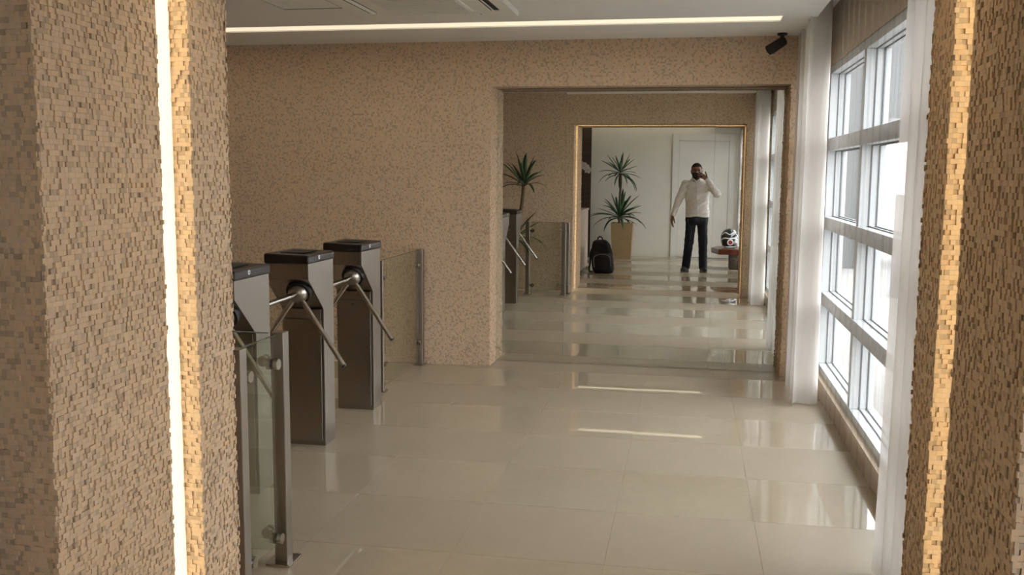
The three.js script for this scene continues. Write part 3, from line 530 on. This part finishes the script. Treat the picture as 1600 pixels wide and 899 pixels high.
// ---------------------------------------------------------------- the photographer, seen only in the mirror
{
  const t = thing('person', 'person in white shirt and dark trousers holding up a phone', 'person', [0, 0, 0]); t.scale.y = 0.986;
  const zT = 0.28, cx = 0.095;                                   // torso
  const lerpP = (y, P) => { let i = 0; while (i < P.length - 2 && y > P[i + 1][0]) i++; let s = (y - P[i][0]) / (P[i + 1][0] - P[i][0]); s = s < 0 ? 0 : s > 1 ? 1 : s; s = s * s * (3 - 2 * s); return P[i].map((v, k) => v + (P[i + 1][k] - v) * s); };
  const trunk = (P, grow = 0) => (x, y, z) => { const q = lerpP(y, P), w = q[1] + grow, d = q[2] + grow, a = (x - q[3]) / w, b = (z - q[4]) / d; const k = (Math.hypot(a, b) - 1) * Math.min(w, d); return Math.max(k, P[0][0] - y, y - P[P.length - 1][0]); };
  const torsoP = [[0.78, 0.150, 0.105, 0.105, zT], [0.92, 0.160, 0.115, 0.105, zT], [1.05, 0.152, 0.112, 0.10, zT - 0.005], [1.2, 0.165, 0.115, 0.095, zT], [1.34, 0.180, 0.112, 0.09, zT], [1.41, 0.160, 0.095, 0.085, zT], [1.465, 0.075, 0.065, 0.08, zT - 0.01], [1.49, 0.055, 0.055, 0.078, zT - 0.015]];
  const sR = [0.262, 1.385, zT], eR = [0.395, 1.245, 0.115], wR = [0.245, 1.452, 0.062];
  const sL = [-0.085, 1.385, zT], eL = [-0.185, 1.13, zT + 0.0], wL = [-0.262, 0.905, zT - 0.08];
  const hipL = [0.022, 0.88, zT], hipR = [0.180, 0.88, zT], knL = [-0.005, 0.49, zT - 0.025], knR = [0.205, 0.49, zT - 0.02], anL = [-0.05, 0.085, zT + 0.02], anR = [0.218, 0.085, zT + 0.02];
  // head turned to the screen; eyes at half its height
  const H = [0.078, 1.592, 0.215];
  const head = (x, y, z) => {
    const X = x - H[0], Y = y - H[1], Z = z - H[2];
    let d = ell(X, Y, Z, [0, 0.025, 0.012], [0.076, 0.092, 0.095]); d = smin(d, ell(X, Y, Z, [0, -0.045, -0.022], [0.060, 0.070, 0.070]), 0.05); d = smin(d, ell(X, Y, Z, [0, -0.088, -0.048], [0.034, 0.026, 0.034]), 0.03);
    d = smin(d, cap(X, Y, Z, [0, 0.008, -0.086], [0, -0.030, -0.108], 0.009, 0.014), 0.018);
    d = smin(d, ell(X, Y, Z, [0, 0.022, -0.078], [0.05, 0.012, 0.018]), 0.02); for (const s of [-1, 1]) { d = -smin(-d, ell(X, Y, Z, [s * 0.031, 0.002, -0.096], [0.016, 0.010, 0.014]), 0.012); d = smin(d, ell(X, Y, Z, [s * 0.079, -0.01, 0.012], [0.011, 0.032, 0.020]), 0.008); }
    d = smin(d, ell(X, Y, Z, [0, -0.062, -0.090], [0.024, 0.008, 0.010]), 0.012);
    return smin(d, cap(x, y, z, [H[0], 1.54, 0.215], [0.08, 1.43, 0.245], 0.052, 0.058), 0.03);
  };
  // a hand: wrist, directions along the fingers, to the thumb side and out of the palm, curl per finger
  const hand = (wr, al, th, pa, curls, thumbDir, spread = 0.021) => {
    const A = V(...al).normalize(), P = V(...pa).normalize(), B = V(...th).normalize(), W = V(...wr), bones = [];
    const at = (a, b, c) => { const q = W.clone().addScaledVector(A, a).addScaledVector(B, b).addScaledVector(P, c); return [q.x, q.y, q.z]; };
    for (const b of [0.028, 0.010, -0.009, -0.026]) bones.push([at(0.012, b * 0.6, 0), at(0.082, b * 1.05, 0), 0.0145, 0.0115]);
    [[0.030, 0.088, 0.040, 0.026, 0.022], [0.010, 0.092, 0.045, 0.029, 0.023], [-0.010, 0.088, 0.042, 0.027, 0.022], [-0.029, 0.080, 0.033, 0.022, 0.020]].forEach(([b, a0, l1, l2, l3], i) => {
      let p = W.clone().addScaledVector(A, a0 - 0.006).addScaledVector(B, b), ang = 0, sp = (1.5 - i) * 0.06;
      [[l1, 0.0092, 0.0085], [l2, 0.0085, 0.0078], [l3, 0.0078, 0.0068]].forEach(([l, r0, r1], k) => { ang += curls[i] * (k ? 1.15 : 0.8); const dir = A.clone().multiplyScalar(Math.cos(ang)).addScaledVector(P, Math.sin(ang)).addScaledVector(B, sp).normalize(), q = p.clone().addScaledVector(dir, l); bones.push([p.toArray(), q.toArray(), r0, r1]); p = q; });
    });
    { const T0 = V(...at(0.022, 0.022, 0.004)); const d1 = A.clone().multiplyScalar(thumbDir[0]).addScaledVector(B, thumbDir[1]).addScaledVector(P, thumbDir[2]).normalize(); const T1 = T0.clone().addScaledVector(d1, 0.042), d2 = d1.clone().addScaledVector(A, 0.5).normalize(), T2 = T1.clone().addScaledVector(d2, 0.032), T3 = T2.clone().addScaledVector(d2.addScaledVector(P, 0.15).normalize(), 0.024); bones.push([T0.toArray(), T1.toArray(), 0.014, 0.0105], [T1.toArray(), T2.toArray(), 0.0105, 0.009], [T2.toArray(), T3.toArray(), 0.009, 0.0075]); }
    return (x, y, z) => { let d = 1; for (let k = 0; k < 4; k++) d = smin(d, cap(x, y, z, ...bones[k]), 0.012); let m = d; for (let k = 4; k < bones.length; k++) m = smin(m, cap(x, y, z, ...bones[k]), 0.005); return m; };
  };
  const hR = hand([0.238, 1.462, 0.060], [-0.80, 0.55, -0.12], [0.55, 0.78, 0.1], [-0.35, -0.25, -0.9].map((v) => v), [0.28, 0.30, 0.34, 0.40], [0.5, 0.75, 0.25]);
  const hL = hand([-0.268, 0.885, zT - 0.088], [-0.16, -0.97, -0.14], [0.35, -0.1, -0.93], [0.93, -0.12, 0.30], [0.22, 0.26, 0.32, 0.4], [0.7, 0.55, 0.25]);
  const tr = trunk(torsoP);
  const bodyF = (x, y, z) => { let d = tr(x, y, z);
    for (const [a, b, r0, r1] of [[sR, eR, 0.046, 0.037], [eR, wR, 0.036, 0.026], [sL, eL, 0.046, 0.037], [eL, wL, 0.036, 0.026], [hipL, knL, 0.075, 0.05], [hipR, knR, 0.075, 0.05], [knL, anL, 0.048, 0.034], [knR, anR, 0.048, 0.034]]) d = smin(d, cap(x, y, z, a, b, r0, r1), 0.03);
    return smin(d, cap(x, y, z, [0.08, 1.44, 0.24], [0.078, 1.52, 0.22], 0.056, 0.05), 0.03); };
  mesh('body', merge([nets([-0.36, 0.02, 0.0], [0.50, 1.55, 0.42], 0.014, bodyF), nets([-0.03, 1.41, 0.05], [0.19, 1.73, 0.33], 0.0042, head), nets([0.04, 1.38, -0.03], [0.30, 1.60, 0.13], 0.0035, hR), nets([-0.36, 0.66, 0.06], [-0.17, 0.93, 0.26], 0.0035, hL)]), M.skin, t);
  const hairF = (x, y, z) => { const X = x - H[0], Y = y - H[1], Z = z - H[2]; let d = ell(X, Y, Z, [0, 0.030, 0.018], [0.083, 0.096, 0.100]); d += 0.0025 * Math.sin(X * 210) * Math.sin(Z * 190 + Y * 120); return Math.max(d, -(Y - 0.062 + Math.max(0, Z + 0.02) * 1.15) * 0.7, -head(x, y, z) - 0.006); };
  mesh('hair', nets([-0.03, 1.50, 0.06], [0.19, 1.73, 0.33], 0.0045, hairF), M.hair, t);
  const beardF = (x, y, z) => { const X = x - H[0], Y = y - H[1], Z = z - H[2]; const sh = head(x, y, z) - 0.0035; const mask = Math.max(Y + 0.028 + Math.abs(X) * 0.0, -(Y + 0.125), Z - 0.0); const lips = ell(X, Y, Z, [0, -0.062, -0.10], [0.022, 0.007, 0.03]); return Math.max(sh, mask, -lips, -head(x, y, z) - 0.006); };
  mesh('beard', nets([-0.03, 1.45, 0.06], [0.19, 1.60, 0.24], 0.004, beardF), M.hair, t);
  for (const s of [-1, 1]) { mesh('eye', new THREE.SphereGeometry(0.0095, 14, 10).scale(1, 0.5, 1).translate(H[0] + s * 0.031, H[1] + 0.001, H[2] - 0.077), M.whitePrint, t); mesh('pupil', new THREE.SphereGeometry(0.0055, 10, 8).scale(1, 0.85, 1).translate(H[0] + s * 0.031, H[1] + 0.001, H[2] - 0.0835), M.black, t); mesh('eyebrow', tube([V(H[0] + s * 0.016, H[1] + 0.020, H[2] - 0.092), V(H[0] + s * 0.032, H[1] + 0.025, H[2] - 0.088), V(H[0] + s * 0.048, H[1] + 0.019, H[2] - 0.074)], 0.0042, 10, 6), M.hair, t); }
  // clothes
  const shirtP = [[0.865, 0.186, 0.135, 0.108, zT], [0.92, 0.184, 0.134, 0.108, zT], [1.05, 0.178, 0.130, 0.102, zT], [1.2, 0.186, 0.130, 0.097, zT], [1.34, 0.192, 0.124, 0.09, zT], [1.405, 0.180, 0.108, 0.087, zT], [1.455, 0.098, 0.082, 0.081, zT - 0.005], [1.485, 0.068, 0.066, 0.079, zT - 0.012]];
  const st = trunk(shirtP);
  const shirtF = (x, y, z) => { let d = st(x, y, z); const lo = y - 1.28; for (const [a, b, r0, r1] of [[sR, eR, 0.068, 0.056], [eR, wR, 0.054, 0.042], [sL, eL, 0.066, 0.055], [eL, wL, 0.053, 0.042]]) d = smin(d, cap(x, y, z, a, b, r0, r1), 0.028);
    d += 0.0022 * Math.sin(y * 46 + x * 22 + Math.sin(x * 17) * 2) * Math.sin(x * 31 + z * 19) + 0.002 * Math.sin(y * 95 - x * 60);
    const neck = ell(x, y, z, [0.079, 1.50, 0.17], [0.045, 0.075, 0.085]); const cR = -((x - wR[0]) * (wR[0] - eR[0]) + (y - wR[1]) * (wR[1] - eR[1]) + (z - wR[2]) * (wR[2] - eR[2])) / 0.25; 
    return Math.max(d, -neck, 0.868 - y + 0.012 * Math.cos((x - 0.1) * 18)); };
  const shirt = mesh('shirt', nets([-0.36, 0.84, -0.02], [0.50, 1.52, 0.42], 0.0095, shirtF), M.shirt, t);
  { const col = []; for (const s of [-1, 1]) col.push(tube([V(0.079, 1.425, 0.150), V(0.079 + s * 0.045, 1.462, 0.165), V(0.079 + s * 0.062, 1.487, 0.215), V(0.079 + s * 0.05, 1.492, 0.275), V(0.079, 1.495, 0.295)], 0.012, 20, 8)); mesh('collar', merge(col), M.shirt, shirt); }
  mesh('placket', tube([V(0.079, 1.42, 0.128), V(0.088, 1.30, 0.120), V(0.098, 1.10, 0.116), V(0.104, 0.95, 0.112), V(0.106, 0.89, 0.112)], 0.008, 24, 6), M.shirt, shirt);
  for (let k = 0; k < 6; k++) mesh('button', new THREE.SphereGeometry(0.0055, 10, 6).scale(1, 1, 0.5).translate(0.082 + k * 0.0045, 1.38 - k * 0.085, 0.1115 - k * 0.0012), M.whitePrint, shirt);
  const hipP = [[0.74, 0.150, 0.11, 0.102, zT], [0.82, 0.172, 0.122, 0.102, zT], [0.90, 0.172, 0.121, 0.105, zT], [0.945, 0.166, 0.116, 0.106, zT]]; const ht = trunk(hipP);
  const trF = (x, y, z) => { let d = Math.max(ht(x, y, z), 0.76 - y); for (const [a, b, r0, r1] of [[hipL, knL, 0.085, 0.070], [hipR, knR, 0.085, 0.070], [knL, [anL[0], 0.05, anL[2]], 0.069, 0.064], [knR, [anR[0], 0.05, anR[2]], 0.069, 0.064]]) d = smin(d, cap(x, y, z, a, b, r0, r1), 0.022); d += 0.003 * Math.sin(y * 62 + x * 30) * Math.sin(z * 28 + 1) * (y < 0.3 ? 1.3 : 0.7); return Math.max(d, 0.045 - y, y - 0.945); };
  mesh('trousers', nets([-0.18, 0.02, 0.06], [0.34, 0.97, 0.42], 0.011, trF), M.trousers, t);
  for (const [an, out] of [[anL, -0.25], [anR, 0.18]]) { const dx = Math.sin(out), dz = -Math.cos(out);
    const f = (x, y, z) => { let d = cap(x, y, z, [an[0] - dx * 0.03, 0.048, an[2] + 0.03], [an[0] + dx * 0.15, 0.036, an[2] + dz * 0.15], 0.046, 0.042); d = smin(d, cap(x, y, z, [an[0], 0.09, an[2]], [an[0], 0.05, an[2]], 0.044, 0.048), 0.03); return Math.max(d, 0.003 - y); };
    const s = mesh('shoe', nets([an[0] - 0.13, -0.006, an[2] - 0.24], [an[0] + 0.13, 0.16, an[2] + 0.12], 0.0075, f), M.shoe, t);
    const fs = (x, y, z) => Math.max(cap(x, y, z, [an[0] - dx * 0.03, 0.014, an[2] + 0.03], [an[0] + dx * 0.152, 0.014, an[2] + dz * 0.152], 0.048, 0.044), y - 0.016, -y); mesh('sole', nets([an[0] - 0.13, -0.012, an[2] - 0.24], [an[0] + 0.13, 0.03, an[2] + 0.12], 0.007, fs), S({ color: lin(0.16, 0.145, 0.13), roughness: 0.8 }), s); }
}
{ // phone in the raised hand
  const t = thing('phone', 'dark smartphone held up sideways in the raised hand', 'phone', [0.086, 1.5, 0.034]);
  mesh('case', new RoundedBoxGeometry(0.142, 0.071, 0.009, 3, 0.004), M.darkPlastic, t); mesh('screen', new RoundedBoxGeometry(0.122, 0.062, 0.001, 1, 0.0004).translate(0, 0, 0.0047), M.black, t); mesh('lens', new THREE.CylinderGeometry(0.006, 0.006, 0.002, 18).rotateX(Math.PI / 2).translate(-0.058, 0.02, -0.005), M.black, t);
}

// ---------------------------------------------------------------- outside the windows
{
  const g = struct('ground', 'pale paving outside the windows'); mesh('paving', bx(1.12, 60, -0.25, -0.05, -20, 90), M.pavement, g);
  const b = thing('building', 'pale grey neighbouring building outside the window', 'building', [2.75, 0, -17]);
  mesh('wall', bx(-1.6, 0.25, -0.05, 9, 0, 2), M.facade, b); mesh('upper_storey', bx(0.25, 9, 2.46, 4.0, 0, 2), M.facade, b); mesh('slab_edge', bx(0.2, 9, 2.28, 2.46, -0.1, 2), M.facadeLight, b);
  for (let k = 0; k < 3; k++) mesh('pilaster', bx(-1.4 + k * 0.7, -1.3 + k * 0.7, -0.05, 9, -0.08, 0), M.facade, b);
  const p = thing('garden_wall', 'low blue grey boundary wall outside the window', 'wall', [2.6, 0, -13]); mesh('wall', bx(0, 12, -0.05, 0.62, 0, 0.2), M.parapet, p); mesh('coping', bx(-0.02, 12, 0.62, 0.67, -0.03, 0.23), M.facadeLight, p);
}

renderer.render(scene, camera);
